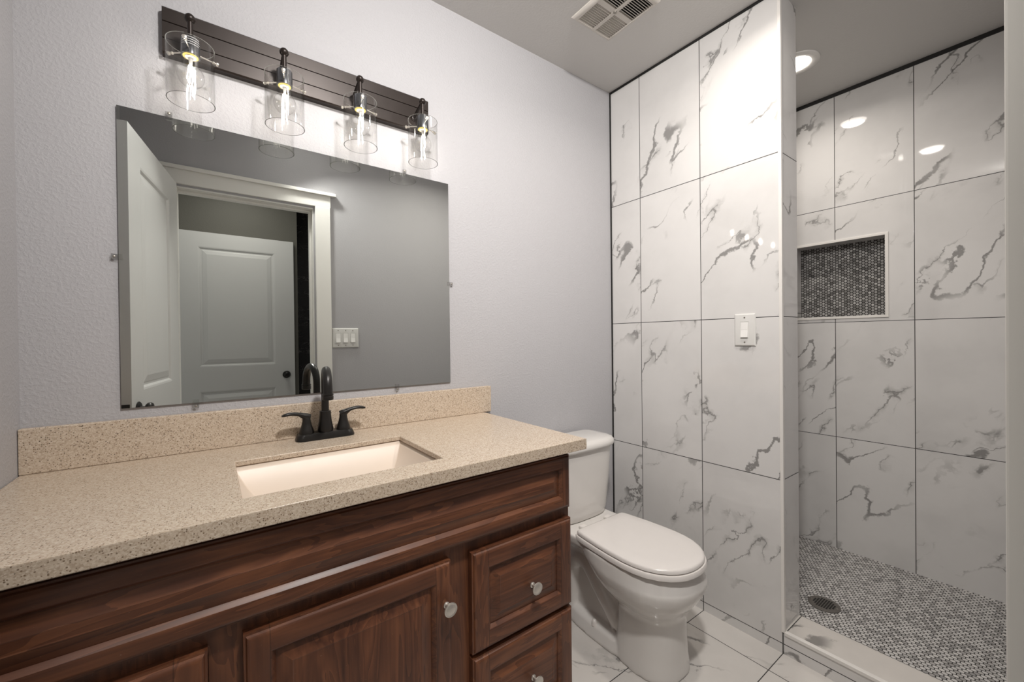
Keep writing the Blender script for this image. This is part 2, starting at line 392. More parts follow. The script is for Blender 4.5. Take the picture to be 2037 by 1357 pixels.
# white edge profiles
struct('trim_2', B(-0.004, 0.010, PE - 0.005, PE + 0.006, 0.081, ZC), M['edge'], 'white edge profile up the end of the tiled partition', 'trim', bevel=(0.0012, 2))
struct('trim_3', B(-0.005, 0.012, YF, PE - 0.005, 0.073, 0.085), M['edge'], 'white edge profile along the front of the shower curb', 'trim', bevel=(0.0012, 2))
bm = bmesh.new(); q = 0.013
box(bm, XS - 0.005, XS + 0.006, NY0 - q, NY1 + q, NZ1, NZ1 + q); box(bm, XS - 0.005, XS + 0.006, NY0 - q, NY1 + q, NZ0 - q, NZ0)
box(bm, XS - 0.005, XS + 0.006, NY0 - q, NY0, NZ0, NZ1); box(bm, XS - 0.005, XS + 0.006, NY1, NY1 + q, NZ0, NZ1)
struct('trim_4', bm, M['edge'], 'white edge profile framing the shower niche', 'trim', bevel=(0.001, 2))
# dark caulk lines
struct('trim_5', B(-0.004, 0.0, PE, 0.0, ZC - 0.010, ZC), M['caulk'], 'black joint where the partition tiles meet the ceiling', 'trim')
struct('trim_6', B(XS - 0.004, XS, YF, 0.0, ZC - 0.019, ZC), M['caulk'], 'black joint where the shower wall tiles meet the ceiling', 'trim')
struct('trim_7', B(-0.005, 0.0, -0.006, 0.0, 0.0, ZC), M['caulk'], 'black joint in the corner behind the toilet', 'trim')
# doorway frame: jamb, stops, casing, header with cap
CY = -1.390
bm = bmesh.new()
box(bm, HX0, HX0 + 0.004, YF - 0.115, YF, 0, HZ); box(bm, HX1 - 0.004, HX1, YF - 0.115, YF, 0, HZ); box(bm, HX0, HX1, YF - 0.115, YF, HZ - 0.008, HZ)
box(bm, HX1 - 0.016, HX1 - 0.004, YF - 0.080, YF - 0.042, 0, HZ - 0.008); box(bm, HX0 + 0.004, HX1 - 0.016, YF - 0.080, YF - 0.042, HZ - 0.020, HZ - 0.008)
struct('trim_8', bm, M['casing'], 'white painted door jamb with stop strips', 'door frame', bevel=(0.0015, 2))
bm = bmesh.new()
box(bm, HX1 + 0.009, HX1 + 0.097, YF, CY, 0, HZ + 0.010); box(bm, HX0 - 0.097, HX0 - 0.009, YF, CY, 0, HZ + 0.010)
box(bm, HX0 - 0.100, HX1 + 0.100, YF, CY - 0.002, HZ + 0.010, HZ + 0.085); box(bm, HX0 - 0.128, HX1 + 0.131, YF, CY + 0.012, HZ + 0.085, HZ + 0.105)
struct('trim_9', bm, M['casing'], 'wide flat white casing and capped header around the doorway', 'door casing', bevel=(0.002, 2))
# hall beyond the doorway
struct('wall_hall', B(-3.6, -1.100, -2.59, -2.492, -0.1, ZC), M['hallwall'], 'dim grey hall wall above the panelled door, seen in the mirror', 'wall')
struct('wall_hall_dark', B(-1.35, -0.55, -2.80, -2.70, -0.1, ZC), M['slate'], 'black streaked stone wall beyond the hall corner, seen in the mirror', 'wall')
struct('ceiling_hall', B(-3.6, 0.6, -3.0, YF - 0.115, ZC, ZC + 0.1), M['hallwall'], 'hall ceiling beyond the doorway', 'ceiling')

# ------------------------------------------------------------------ panelled doors
def door_panel_face(bm, o, ux, n, w, h, panels):
    """front face of a leaf with moulded raised panels: o = lower hinge corner, ux = along, n = outward"""
    o, ux, n = Vector(o), Vector(ux), Vector(n)
    P = lambda u, z, d: o + ux * u + VZ * z + n * d
    us = [0, panels[0][0], panels[0][1], w]; zs = [0]
    for _, _, z0, z1 in panels: zs += [z0, z1]
    zs.append(h)
    grid = {}
    def V(u, z):
        k = (round(u, 5), round(z, 5))
        if k not in grid: grid[k] = bm.verts.new(P(u, z, 0))
        return grid[k]
    for i in range(3):
        for j in range(len(zs) - 1):
            if i == 1 and j % 2 == 1: continue
            bm.faces.new((V(us[i], zs[j]), V(us[i + 1], zs[j]), V(us[i + 1], zs[j + 1]), V(us[i], zs[j + 1])))
    for u0, u1, z0, z1 in panels:
        prev = [V(u0, z0), V(u1, z0), V(u1, z1), V(u0, z1)]
        for ins, d in ((0.008, -0.002), (0.016, -0.010), (0.024, -0.010), (0.030, -0.007), (0.056, -0.002)):
            cur = [bm.verts.new(P(u, z, d)) for u, z in ((u0 + ins, z0 + ins), (u1 - ins, z0 + ins), (u1 - ins, z1 - ins), (u0 + ins, z1 - ins))]
            for i in range(4): bm.faces.new((prev[i], prev[(i + 1) % 4], cur[(i + 1) % 4], cur[i]))
            prev = cur
        bm.faces.new(prev)
    a, b, c, d = V(0, 0), V(w, 0), V(w, h), V(0, h)
    bk = [bm.verts.new(P(u, z, -0.035)) for u, z in ((0, 0), (w, 0), (w, h), (0, h))]
    bm.faces.new(bk[::-1])
    cols = {0: [V(0, z) for z in zs], 1: [V(w, z) for z in zs]}
    bm.faces.new([bk[0], bk[3]] + cols[0][::-1]); bm.faces.new([bk[2], bk[1]] + cols[1])
    bm.faces.new([bk[1], bk[0]] + [V(u, 0) for u in us]); bm.faces.new([bk[3], bk[2]] + [V(u, h) for u in us[::-1]])
    return bm
def knob_set(parent, c, n, both):
    c, n = Vector(c), Vector(n)
    for s in ((1, -1) if both else (1,)):
        b = c if s == 1 else c - n * 0.035
        bm = bmesh.new()
        lathe(bm, b, n * s, [(0.0005, 0.030), (0.004, 0.030), (0.008, 0.025), (0.009, 0.012), (0.022, 0.011), (0.025, 0.018), (0.031, 0.0235), (0.039, 0.0245), (0.046, 0.020), (0.049, 0.010)], 28)
        obj('door_knob', bm, M['black'], parent, smooth=50, label='black round door knob')
A0 = Vector((-1.838, -1.378, 0.008)); A1 = Vector((-1.947, -0.700, 0.008)); ax = (A1 - A0); dw = ax.length; ax.normalize(); an = Vector((-ax.y, ax.x, 0)); an = an if an.x > 0 else -an
bm = door_panel_face(bmesh.new(), A0, ax, an, dw, 2.018, [(0.135, dw - 0.135, 0.22, 0.815), (0.135, dw - 0.135, 0.985, 1.895)])
d1 = props(obj('door_1', bm, M['door'], origin=A0), 'white panelled bathroom door standing open against the left wall', 'door', kind='structure')
knob_set(d1, A0 + ax * (dw - 0.065) + VZ * 0.915, an, True)
lp = A1 - an * 0.0175 + VZ * 0.915
bm = bmesh.new(); loft(bm, [[lp + ax * e + an * sx * 0.012 + VZ * sz * 0.028 for sx, sz in ((-1, -1), (1, -1), (1, 1), (-1, 1))] for e in (0.0003, 0.002)])
obj('latch_plate', bm, M['black'], d1, label='black latch plate')
H0 = Vector((-1.900, -2.450, 0.010)); hw_ = 0.765
bm = door_panel_face(bmesh.new(), H0, VX, VY, hw_, 2.005, [(0.125, hw_ - 0.137, 0.22, 0.800), (0.125, hw_ - 0.137, 0.985, 1.895)])
d2 = props(obj('door_2', bm, M['door'], origin=H0), 'white panelled hall door with black knob seen through the doorway in the mirror', 'door', kind='structure')
knob_set(d2, H0 + VX * (hw_ - 0.062) + VZ * 0.897, VY, False)

# ------------------------------------------------------------------ vanity cabinet
VX0, VX1, VYF, VYD = XL + 0.008, -0.842, -0.529, -0.555
van = thing('vanity_cabinet', ((VX0 + VX1) / 2, -0.28, 0.0), 'dark brown stained wooden vanity cabinet under the speckled counter', 'cabinet')
bm = bmesh.new()
box(bm, VX0, VX0 + 0.016, VYF, -0.003, 0.0, 0.8565); box(bm, VX1 - 0.016, VX1, VYF, -0.003, 0.0, 0.8565)
box(bm, VX0 + 0.016, VX1 - 0.016, -0.012, -0.003, 0.09, 0.8565); box(bm, VX0 + 0.016, VX1 - 0.016, VYF + 0.02, -0.012, 0.09, 0.106)
box(bm, VX0 + 0.016, VX1 - 0.016, VYF + 0.07, VYF + 0.085, 0.0, 0.09)
obj('carcass', bm, m_wood('wood_carcass', vertical=True), van)
bm = bmesh.new()
for x0, x1 in ((VX0 + 0.016, VX0 + 0.045), (-1.712, -1.655), (-1.255, -1.182), (VX1 - 0.045, VX1 - 0.016)): box(bm, x0, x1, VYF, VYF + 0.02, 0.106, 0.8565)
xs = [(VX0 + 0.045, -1.712), (-1.655, -1.255), (-1.182, VX1 - 0.045)]
for i, (x0, x1) in enumerate(xs):
    for z0, z1 in ((0.106, 0.14), (0.640, 0.8565)) + (((0.375, 0.415),) if i != 1 else ()): box(bm, x0, x1, VYF, VYF + 0.02, z0, z1)
obj('face_frame', bm, m_wood('wood_face_frame', vertical=True), van)
def cab_knob(parent, x, z, y=VYD):
    bm = bmesh.new()
    lathe(bm, (x, y + 0.001, z), -VY, [(0, 0.0075), (0.003, 0.0075), (0.005, 0.0050), (0.016, 0.0048), (0.019, 0.0080), (0.0205, 0.0150), (0.0225, 0.0165), (0.0245, 0.0162), (0.0252, 0.0148), (0.0242, 0.0118), (0.0248, 0.0105), (0.0252, 0.002)], 28)
    obj('knob', bm, M['nickel'], parent, smooth=45, label='brushed nickel round knob')
def cab_front(name, x0, x1, z0, z1, knob=None, fr=0.040, vertical=False, thick=0.0258):
    cx, hw = (x0 + x1) / 2, (x1 - x0) / 2
    F = [(0.0, thick), (0.0, 0.0075), (0.0035, 0.0070), (0.0055, 0.0030), (0.0100, 0.0004), (0.0125, 0.0), (fr, 0.0), (fr + 0.003, 0.0010), (fr + 0.008, 0.0060), (fr + 0.0105, 0.0095)]
    bm = bmesh.new(); loft(bm, rect_rings(x0, x1, z0, z1, F, VYD), True, False)
    o = obj(name, bm, m_wood('wood_' + name, cx, hw - fr - 0.001), van, smooth=25)
    k = fr + 0.0100
    PF = [(k, 0.0105), (k + 0.004, 0.0095), (k + 0.022, 0.0035), (k + 0.027, 0.0012), (k + 0.029, 0.0018), (k + 0.031, 0.0015)]
    bm = bmesh.new(); loft(bm, rect_rings(x0, x1, z0, z1, PF, VYD), False, True)
    obj('raised_panel', bm, m_wood('wood_panel_' + name, vertical=vertical), o, smooth=25)
    if knob: cab_knob(o, *knob)
    return o
cab_front('false_front', VX0 + 0.006, -0.855, 0.687, 0.842, fr=0.030)['label'] = 'long raised panel across the top with no knob'
cab_front('drawer', -1.190, -0.851, 0.402, 0.655, (-1.003, 0.512, VYD + 0.0015), fr=0.044)
cab_front('drawer', -1.190, -0.851, 0.137, 0.391, (-1.003, 0.258, VYD + 0.0015), fr=0.044)
cab_front('door', -1.662, -1.248, 0.137, 0.660, (-1.264, 0.561), fr=0.040, vertical=True)
cab_front('drawer', VX0 + 0.006, -1.713, 0.402, 0.658, (-1.878, 0.515, VYD + 0.0015), fr=0.044)
cab_front('drawer', VX0 + 0.006, -1.713, 0.137, 0.391, (-1.878, 0.258, VYD + 0.0015), fr=0.044)

# ------------------------------------------------------------------ countertop, sink, faucet
ZT = 0.888; CX0, CX1, CYF = XL + 0.001, -0.812, -0.580
ZB = 0.8745
SX0, SX1, SY0, SY1 = -1.657, -1.236, -0.494, -0.196
ct = thing('countertop', ((CX0 + CX1) / 2, -0.29, 0.857), 'beige speckled flat stone countertop with a basin cutout on the dark vanity', 'countertop')
bm = bmesh.new()
O = [(CX0, CYF), (CX1, CYF), (CX1, -0.001), (CX0, -0.001)]; I = [(SX0, SY0), (SX1, SY0), (SX1, SY1), (SX0, SY1)]
vt = {}
for nm, pts in (('o', O), ('i', I)):
    for z in (ZB, ZT): vt[nm, z] = [bm.verts.new((x, y, z)) for x, y in pts]
for i in range(4):
    j = (i + 1) % 4
    for z in (ZB, ZT): bm.faces.new((vt['o', z][i], vt['o', z][j], vt['i', z][j], vt['i', z][i]))
    for k in 'oi': bm.faces.new((vt[k, ZB][i], vt[k, ZB][j], vt[k, ZT][j], vt[k, ZT][i]))
obj('worktop', bm, M['quartz'], ct, bevel=(0.0025, 3))
bm = bmesh.new()
loft(bm, [[(x, y, z) for x, y in ((CX0, CYF), (CX1, CYF), (CX1, -0.001), (CX1 - 0.03, -0.001), (CX1 - 0.03, CYF + 0.03), (CX0, CYF + 0.03))] for z in (0.857, ZB + 0.003)])
obj('built_up_edge', bm, M['quartz'], ct, bevel=(0.002, 2))
props(obj('backsplash', B(CX0, -0.780, -0.021, -0.001, ZT + 0.0003, 0.9925), M['quartz'], bevel=(0.002, 2), origin=((CX0 - 0.78) / 2, -0.011, ZT)), 'beige speckled stone backsplash strip standing at the back of the counter below the mirror', 'backsplash')
rings = []
for k in range(15):
    t = k / 14
    ix, iy, dz = 0.165 * (0.4 * t + 0.6 * t * t), 0.035 * t, 0.115 * math.sin(t * PI / 2)
    x0, x1, y0, y1 = SX0 - 0.004 + ix, SX1 + 0.004 - ix, SY0 - 0.004 + iy, SY1 + 0.004 - 0.205 * (0.5 * t + 0.5 * t * t)
    r = 0.003 + 0.002 * t; pts = []
    for (cx, cy, a0) in ((x1 - r, y1 - r, 0), (x0 + r, y1 - r, 90), (x0 + r, y0 + r, 180), (x1 - r, y0 + r, 270)):
        for a in (0, 30, 60, 90): pts.append((cx + r * math.cos(math.radians(a0 + a)), cy + r * math.sin(math.radians(a0 + a)), ZB - 0.0004 - dz))
    rings.append(pts)
bm = loft(bmesh.new(), rings, False, True)
sk = thing('sink_basin', ((SX0 + SX1) / 2, (SY0 + SY1) / 2, 0.73), 'cream rectangular basin set under the counter opening', 'sink')
o = obj('bowl', bm, M['sink'], sk, smooth=40); so = o.modifiers.new('wall', 'SOLIDIFY'); so.thickness = 0.006; so.offset = 1
bm = bmesh.new(); lathe(bm, ((SX0 + SX1) / 2, -0.428, ZB - 0.1153), VZ, [(0, 0.024), (0.0025, 0.024), (0.004, 0.020), (0.0035, 0.014)], 28)
obj('drain', bm, M['black'], sk, smooth=40)

FX, FY = -1.421, -0.066
fa = thing('faucet', (FX, FY, ZT), 'matte black two handle faucet behind the basin', 'faucet')
def rrect(cx, cy, hx, hy, r, z, n=7):
    pts = []
    for sx, sy, a0 in ((1, 1, 0), (-1, 1, 90), (-1, -1, 180), (1, -1, 270)):
        for k in range(n):
            a = math.radians(a0 + 90 * k / (n - 1)); pts.append((cx + sx * (hx - r) + r * math.cos(a), cy + sy * (hy - r) + r * math.sin(a), z))
    return pts
bm = loft(bmesh.new(), [rrect(FX, FY, 0.083, 0.0275, 0.02, ZT), rrect(FX, FY, 0.083, 0.0275, 0.02, ZT + 0.005), rrect(FX, FY, 0.078, 0.024, 0.019, ZT + 0.018), rrect(FX, FY, 0.075, 0.021, 0.017, ZT + 0.020)])
obj('base_plate', bm, M['black'], fa, smooth=40)
bm = bmesh.new(); lathe(bm, (FX, FY, ZT + 0.0195), VZ, [(0, 0.0215), (0.006, 0.0225), (0.014, 0.0215), (0.03, 0.0185), (0.05, 0.0165), (0.062, 0.0162), (0.063, 0.0150)], 32)
obj('spout_base', bm, M['black'], fa, smooth=40)
zt = ZT + 0.0825; top = 1.098
R = 0.052; ring = [(FX, FY, zt - 0.002), (FX, FY, zt + 0.03), (FX, FY, top - R)]
pts = [Vector(p) for p in ring]
sd = Vector((-0.13, -0.99, 0)).normalized()
for k in range(1, 17):
    a = PI * k / 16; pts.append(Vector((FX, FY, top - R)) + sd * (R - R * math.cos(a)) + VZ * R * math.sin(a))
end = pts[-1]; pts.append(end - VZ * 0.012 + sd * 0.001)
bm = tube(bmesh.new(), pts, [0.0108] * 3 + [0.0108 + 0.0018 * k / 16 for k in range(1, 17)] + [0.0128], 20)
sp = obj('spout', bm, M['black'], fa, smooth=40)
bm = bmesh.new(); lathe(bm, end - VZ * 0.011 + sd * 0.001, -VZ, [(0, 0.0130), (0.001, 0.0148), (0.005, 0.0148), (0.006, 0.0138), (0.008, 0.0138), (0.009, 0.0148), (0.018, 0.0146), (0.019, 0.0125)], 28)
obj('aerator', bm, M['black'], sp, smooth=40)
for s in (-1, 1):
    hx = FX + s * 0.0525
    bm = bmesh.new(); lathe(bm, (hx, FY, ZT + 0.0195), VZ, [(0, 0.0205), (0.004, 0.0205), (0.012, 0.0185), (0.024, 0.0145), (0.036, 0.0118), (0.047, 0.0110), (0.051, 0.0095)], 28)
    h = obj('handle', bm, M['black'], fa, smooth=40)
    pth = smoothpath([(hx - s * 0.009, FY, ZT + 0.066), (hx + s * 0.004, FY - 0.001, ZT + 0.071), (hx + s * 0.022, FY - 0.003, ZT + 0.0795), (hx + s * 0.045, FY - 0.006, ZT + 0.083), (hx + s * 0.066, FY - 0.008, ZT + 0.0795)], 6)
    bm = bmesh.new(); n = 14; rings = []
    for i, p in enumerate(pth):
        t = i / (len(pth) - 1); d = (pth[min(i + 1, len(pth) - 1)] - pth[max(i - 1, 0)]).normalized()
        u = d.cross(VZ).normalized(); v = u.cross(d)
        w = interp([(0, 0.0085), (0.25, 0.0105), (0.6, 0.0085), (0.9, 0.0080), (1, 0.0045)], t); hgt = interp([(0, 0.0105), (0.2, 0.0110), (0.5, 0.0056), (0.9, 0.0046), (1, 0.0025)], t)
        rings.append([p + u * math.cos(2 * PI * k / n) * w + v * math.sin(2 * PI * k / n) * hgt for k in range(n)])
    obj('lever', loft(bm, rings), M['black'], h, smooth=50)

# ------------------------------------------------------------------ mirror
MX0, MX1, MZ0, MZ1 = -1.8858, -0.9573, 1.0196, 1.7842
mi = thing('wall_mirror', ((MX0 + MX1) / 2, 0, MZ0), 'large frameless rectangular mirror above the vanity', 'mirror')
obj('glass_pane', B(MX0, MX1, -0.006, -0.0004, MZ0, MZ1), M['mirror'], mi)
for x, z, dx, dz in ((-1.784, MZ1, 0, 1), (-1.132, MZ1, 0, 1), (MX0, 1.402, -1, 0), (MX1, 1.399, 1, 0), (-1.737, MZ0, 0, -1), (-1.170, MZ0, 0, -1)):
    bm = bmesh.new(); cx, cz = x + dx * 0.003, z + dz * 0.003
    hx_, hz_ = (0.007, 0.011) if dz else (0.011, 0.007)
    box(bm, cx - hx_, cx + hx_, -0.0095, -0.0064, cz - hz_, cz + hz_)
    ox, oz = x + dx * 0.0085, z + dz * 0.0085
    a_, b_ = (0.007, 0.0055) if dz else (0.0055, 0.007)
    box(bm, ox - a_, ox + a_, -0.0064, -0.0004, oz - b_, oz + b_)
    cl = obj('clip', bm, M['clip'], mi, label='clear plastic mirror clip')
    bm = bmesh.new(); lathe(bm, (ox, -0.0094, oz), -VY, [(0, 0.0032), (0.0012, 0.0030), (0.0018, 0.0015)], 14)
    obj('screw', bm, M['screw'], cl, smooth=40)

# ------------------------------------------------------------------ vanity light
LX = [-1.734, -1.5233, -1.3127, -1.102]; LY = -0.100
vl = thing('vanity_light', (-1.418, 0, 1.943), 'dark bronze four lamp vanity light with clear glass cylinders above the mirror', 'wall light')
z0, z1 = 1.943, 2.066
prof = [(-0.0004, z0), (-0.020, z0), (-0.024, z0 + 0.004), (-0.024, z0 + 0.038), (-0.0215, z0 + 0.0395), (-0.024, z0 + 0.041), (-0.024, z0 + 0.082), (-0.0215, z0 + 0.0835), (-0.024, z0 + 0.085), (-0.024, z1 - 0.004), (-0.020, z1), (-0.0004, z1)]
bm = loft(bmesh.new(), [[(x, y, z) for y, z in prof] for x in (-1.794, -1.045)])
obj('back_plate', bm, M['bronze'], vl)
def shift(bm, v): bmesh.ops.translate(bm, verts=bm.verts, vec=Vector(v)); return bm
for i, lx in enumerate(LX):
    bm = tube(bmesh.new(), smoothpath([(lx, -0.0215, 1.984), (lx, -0.050, 1.994), (lx, -0.082, 2.003), (lx, LY, 2.004), (lx, LY - 0.001, 1.996)], 6), 0.0050, 12)
    lathe(bm, (lx, LY, 1.999), -VZ, [(0, 0.0062), (0.052, 0.0062)], 14)
    lathe(bm, (lx, -0.0238, 1.984), -VY, [(0, 0.011), (0.003, 0.010), (0.005, 0.006)], 18)
    arm = obj('lamp_arm', bm, M['bronze'], vl, smooth=50)
    bm = bmesh.new(); lathe(bm, (lx, LY, 1.998), VZ, [(0, 0.006), (0.002, 0.0085), (0.006, 0.0112), (0.011, 0.0118), (0.016, 0.0100), (0.020, 0.0062), (0.0215, 0.002)], 20)
    obj('ball_finial', bm, M['bronze'], arm, smooth=50)
    bm = bmesh.new(); lathe(bm, (lx, LY, 1.958), -VZ, [(0, 0.008), (0.002, 0.0175), (0.005, 0.0200), (0.046, 0.0200), (0.046, 0.0165), (0.020, 0.0165)], 28, True, True)
    sk_ = obj('lamp_socket', bm, M['socket'], vl, smooth=40)
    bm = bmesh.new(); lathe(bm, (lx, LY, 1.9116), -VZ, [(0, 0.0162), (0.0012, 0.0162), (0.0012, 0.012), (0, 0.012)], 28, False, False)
    obj('socket_ring', bm, M['socketring'], sk_, smooth=40, label='yellow ring at the socket mouth with its glow painted in')
    if i == 0:
        bm = bmesh.new()
        for r, zz in enumerate((1.951, 1.9455, 1.940, 1.9345)):
            a = -2.6
            while a < -0.55:
                w = 0.05 + 0.09 * ((math.sin(a * 37 + r * 5.1) + 1) / 2)
                pts = [(lx + 0.0203 * math.cos(q), LY + 0.0203 * math.sin(q)) for q in (a, a + w)]
                f = [bm.verts.new((x, y, zz + dz)) for (x, y), dz in ((pts[0], -0.0011), (pts[1], -0.0011), (pts[1], 0.0011), (pts[0], 0.0011))]
                bm.faces.new(f); a += w + 0.035
        obj('warning_print', bm, M['sticker'], sk_, label='rows of tiny grey warning print on the socket')
    # glass cylinder, open at both ends
    ro, ri, zb, zt_ = 0.0500, 0.0482, 1.796, 1.940
    bm = bmesh.new()
    loft(bm, [[(lx + r * math.cos(2 * PI * k / 48), LY + r * math.sin(2 * PI * k / 48), z) for k in range(48)] for r, z in ((ri, zb), (ri, zt_), (ro, zt_), (ro, zb), (ri, zb))], False, False, mi=lambda k, i_: 1 if k in (1, 3) else 0)
    bmesh.ops.remove_doubles(bm, verts=bm.verts, dist=1e-5)
    sh = obj('glass_shade', bm, [M['glass'], M['rim']], vl, smooth=30)
    for a in (-100, 20, 140):
        d = Vector((math.cos(math.radians(a)), math.sin(math.radians(a)), 0)); c = Vector((lx, LY, 1.924))
        bm = bmesh.new(); lathe(bm, c + d * 0.0195, d, [(0, 0.0016), (0.0285, 0.0016), (0.0285, 0.0038), (0.031, 0.0038), (0.031, 0.0022), (0.036, 0.0022), (0.0365, 0.0046), (0.041, 0.0050), (0.042, 0.003)], 12)
        obj('thumb_screw', bm, M['nickel'], sh, smooth=40)
    # bulb: clear globe, stem and bright filaments
    bm = bmesh.new(); zc, rb = 1.862, 0.0285
    pr = [(0.0, 0.0125), (0.008, 0.0130), (0.016, 0.0150)]
    for k in range(3, 19):
        a = math.radians(25 + 155 * (k - 2) / 16.0); pr.append((1.911 - zc - rb * math.cos(a), max(0.0008, rb * math.sin(a))))
    pr = [p for p in pr if p[0] >= 0 or p[1] > 0]; pr = sorted(set(pr), key=lambda q: q[0])
    lathe(bm, (lx, LY, 1.911), -VZ, pr, 28, False, True)
    bu = obj('bulb', bm, M['bulbglass'], vl, smooth=60, label='clear glass globe bulb with lit filaments')
    bm = bmesh.new(); lathe(bm, (lx, LY, 1.913), -VZ, [(0, 0.0122), (0.004, 0.0122), (0.006, 0.005), (0.020, 0.0035), (0.024, 0.002)], 16)
    obj('stem', bm, M['white'], bu, smooth=40)
    bm = bmesh.new()
    for a in (20, 110, 200, 290):
        c, s_ = math.cos(math.radians(a)), math.sin(math.radians(a))
        tube(bm, [(lx + c * 0.0042, LY + s_ * 0.0042, 1.888), (lx + c * 0.0085, LY + s_ * 0.0085, 1.853)], 0.0010, 6)
    obj('filament', bm, M['filament'], bu, label='bright white filaments')

# ------------------------------------------------------------------ recessed lights
def can(x, y, label, lm='lens', watts=CAN_WATTS):
    t = thing('recessed_light', (x, y, ZC), label, 'ceiling light', 'recessed ceiling lights')
    bm = bmesh.new(); lathe(bm, (x, y, ZC), -VZ, [(0.0002, 0.096), (0.004, 0.095), (0.007, 0.088), (0.007, 0.066), (0.004, 0.061), (0.0005, 0.060)], 48, False, False)
    obj('trim_ring', bm, M['white'], t, smooth=40)
    bm = bmesh.new(); lathe(bm, (x, y, ZC), -VZ, [(0.0012, 0.060), (0.007, 0.056), (0.011, 0.045), (0.0125, 0.02), (0.0127, 0.002)], 48, True, True)
    obj('lens', bm, M[lm], t, smooth=60)
    ld = bpy.data.lights.new('recessed_light_beam', 'AREA'); ld.shape = 'DISK'; ld.size = 0.10; ld.energy = watts; ld.color = WARM; ld.spread = math.radians(155)
    lo = bpy.data.objects.new('recessed_light_beam', ld); COL.objects.link(lo); lo.parent = t; lo.location = (0, 0, -0.0135)
can(0.535, -0.662, 'round lit ceiling light inside the shower behind the partition end', 'lens_s', CAN_WATTS * 0.66)
can(-0.368, -0.868, 'round lit ceiling light over the bathroom, mirrored in the shower wall tiles')

# ------------------------------------------------------------------ exhaust grille in the ceiling
GX0, GX1, GY1 = -0.527, -0.307, -0.250; GYC = -0.378; GY0 = 2 * GYC - GY1
gr = thing('exhaust_grille', ((GX0 + GX1) / 2, GYC, ZC), 'beige slatted exhaust fan grille on the ceiling', 'vent')
def rr(ins, z): return [(GX0 + ins, GY0 + ins, z), (GX1 - ins, GY0 + ins, z), (GX1 - ins, GY1 - ins, z), (GX0 + ins, GY1 - ins, z)]
bm = loft(bmesh.new(), [rr(0, ZC - 0.0003), rr(0.001, ZC - 0.004), rr(0.012, ZC - 0.013), rr(0.018, ZC - 0.014), rr(0.0205, ZC - 0.012), rr(0.0205, ZC - 0.003)], False, False)
gc = (GX0 + GX1) / 2
box(bm, gc - 0.007, gc + 0.007, GY0 + 0.019, GY1 - 0.019, ZC - 0.014, ZC - 0.006)
box(bm, GX0 + 0.019, GX1 - 0.019, GYC - 0.011, GYC + 0.011, ZC - 0.0125, ZC - 0.006)
obj('grille_frame', bm, M['grille'], gr, smooth=30)
obj('duct_shade', B(GX0 + 0.02, GX1 - 0.02, GY0 + 0.02, GY1 - 0.02, ZC - 0.0026, ZC - 0.0006), M['dark'], gr, label='black sheet standing in for the shaded duct behind the slats')  # solid black sheet painted as the shade above the slats
for half in (0, 1):
    bm = bmesh.new()
    ya, yb = (GY0 + 0.022, GYC - 0.012) if half == 0 else (GYC + 0.012, GY1 - 0.022)
    nsl = 10; st = (yb - ya) / nsl
    for k in range(nsl):
        y = ya + st * (k + 0.5); sl = 0.0030 if half == 0 else -0.0030
        for x0, x1 in ((GX0 + 0.0206, gc - 0.0071), (gc + 0.0071, GX1 - 0.0206)):
            ring = lambda x: [(x, y - sl, ZC - 0.013), (x, y - sl + 0.0016, ZC - 0.013), (x, y - sl + 0.0016, ZC - 0.0095), (x, y + sl + 0.0014, ZC - 0.003), (x, y + sl, ZC - 0.003), (x, y - sl, ZC - 0.0102)]
            loft(bm, [ring(x0), ring(x1)])
    obj('louvers', bm, M['grille'], gr)
bm = bmesh.new(); lathe(bm, (gc, GYC, ZC - 0.0135), -VZ, [(0, 0.0075), (0.002, 0.007), (0.003, 0.004)], 18)
obj('screw', bm, M['screw'], gr, smooth=40)

# ------------------------------------------------------------------ light switches
def switch(name, c, u, n, gangs, label, rl=None):
    c, u, n = Vector(c), Vector(u), Vector(n)
    w = 0.0365 + 0.023 * (gangs - 1) if gangs > 1 else 0.0395
    hh = 0.0635
    t = thing(name, c, label, 'light switch')
    def rg(ins, d): return [c + u * sx * (w - ins) + VZ * sz * (hh - ins) + n * d for sx, sz in ((-1, -1), (1, -1), (1, 1), (-1, 1))]
    obj('wall_plate', loft(bmesh.new(), [rg(0, 0.0003), rg(0, 0.003), rg(0.004, 0.0062), (rg(0.006, 0.0065))]), M['plate'], t, smooth=20)
    for g in range(gangs):
        gu = (g - (gangs - 1) / 2) * 0.046
        def rc(hx, z0_, z1_, d0, d1): return [c + u * (gu + sx * hx) + VZ * (z0_ if sz < 0 else z1_) + n * (d0 if sz < 0 else d1) for sx, sz in ((-1, -1), (1, -1), (1, 1), (-1, 1))]
        obj('rocker_frame', loft(bmesh.new(), [rc(0.0167, -0.0335, 0.0335, 0.0063, 0.0063), rc(0.0167, -0.0335, 0.0335, 0.0072, 0.0072), rc(0.0160, -0.033, 0.033, 0.0072, 0.0072), rc(0.0158, -0.0325, 0.0325, 0.0066, 0.0066)]), M['plate'], t)
        bm = bmesh.new()
        for z0_, z1_, d0, d1 in ((-0.029, -0.0002, 0.0125, 0.0085), (0.0002, 0.029, 0.0085, 0.0072)):
            loft(bm, [rc(0.0132, z0_, z1_, 0.0064, 0.0064), rc(0.0130, z0_, z1_, d0, d1)])
        obj('rocker', bm, M['rocker'], t, label='white rocker switch')
        for z in (-0.0485, 0.0485):
            bm = bmesh.new(); lathe(bm, c + u * gu + VZ * z + n * 0.0063, n, [(0, 0.0032), (0.0009, 0.003), (0.0012, 0.002)], 14)
            obj('screw', bm, M['screw'], t, smooth=40)
switch('light_switch', (0.0, -0.6665, 1.2092), (0, -1, 0), (-1, 0, 0), 1, 'white single rocker light switch on the marble partition')
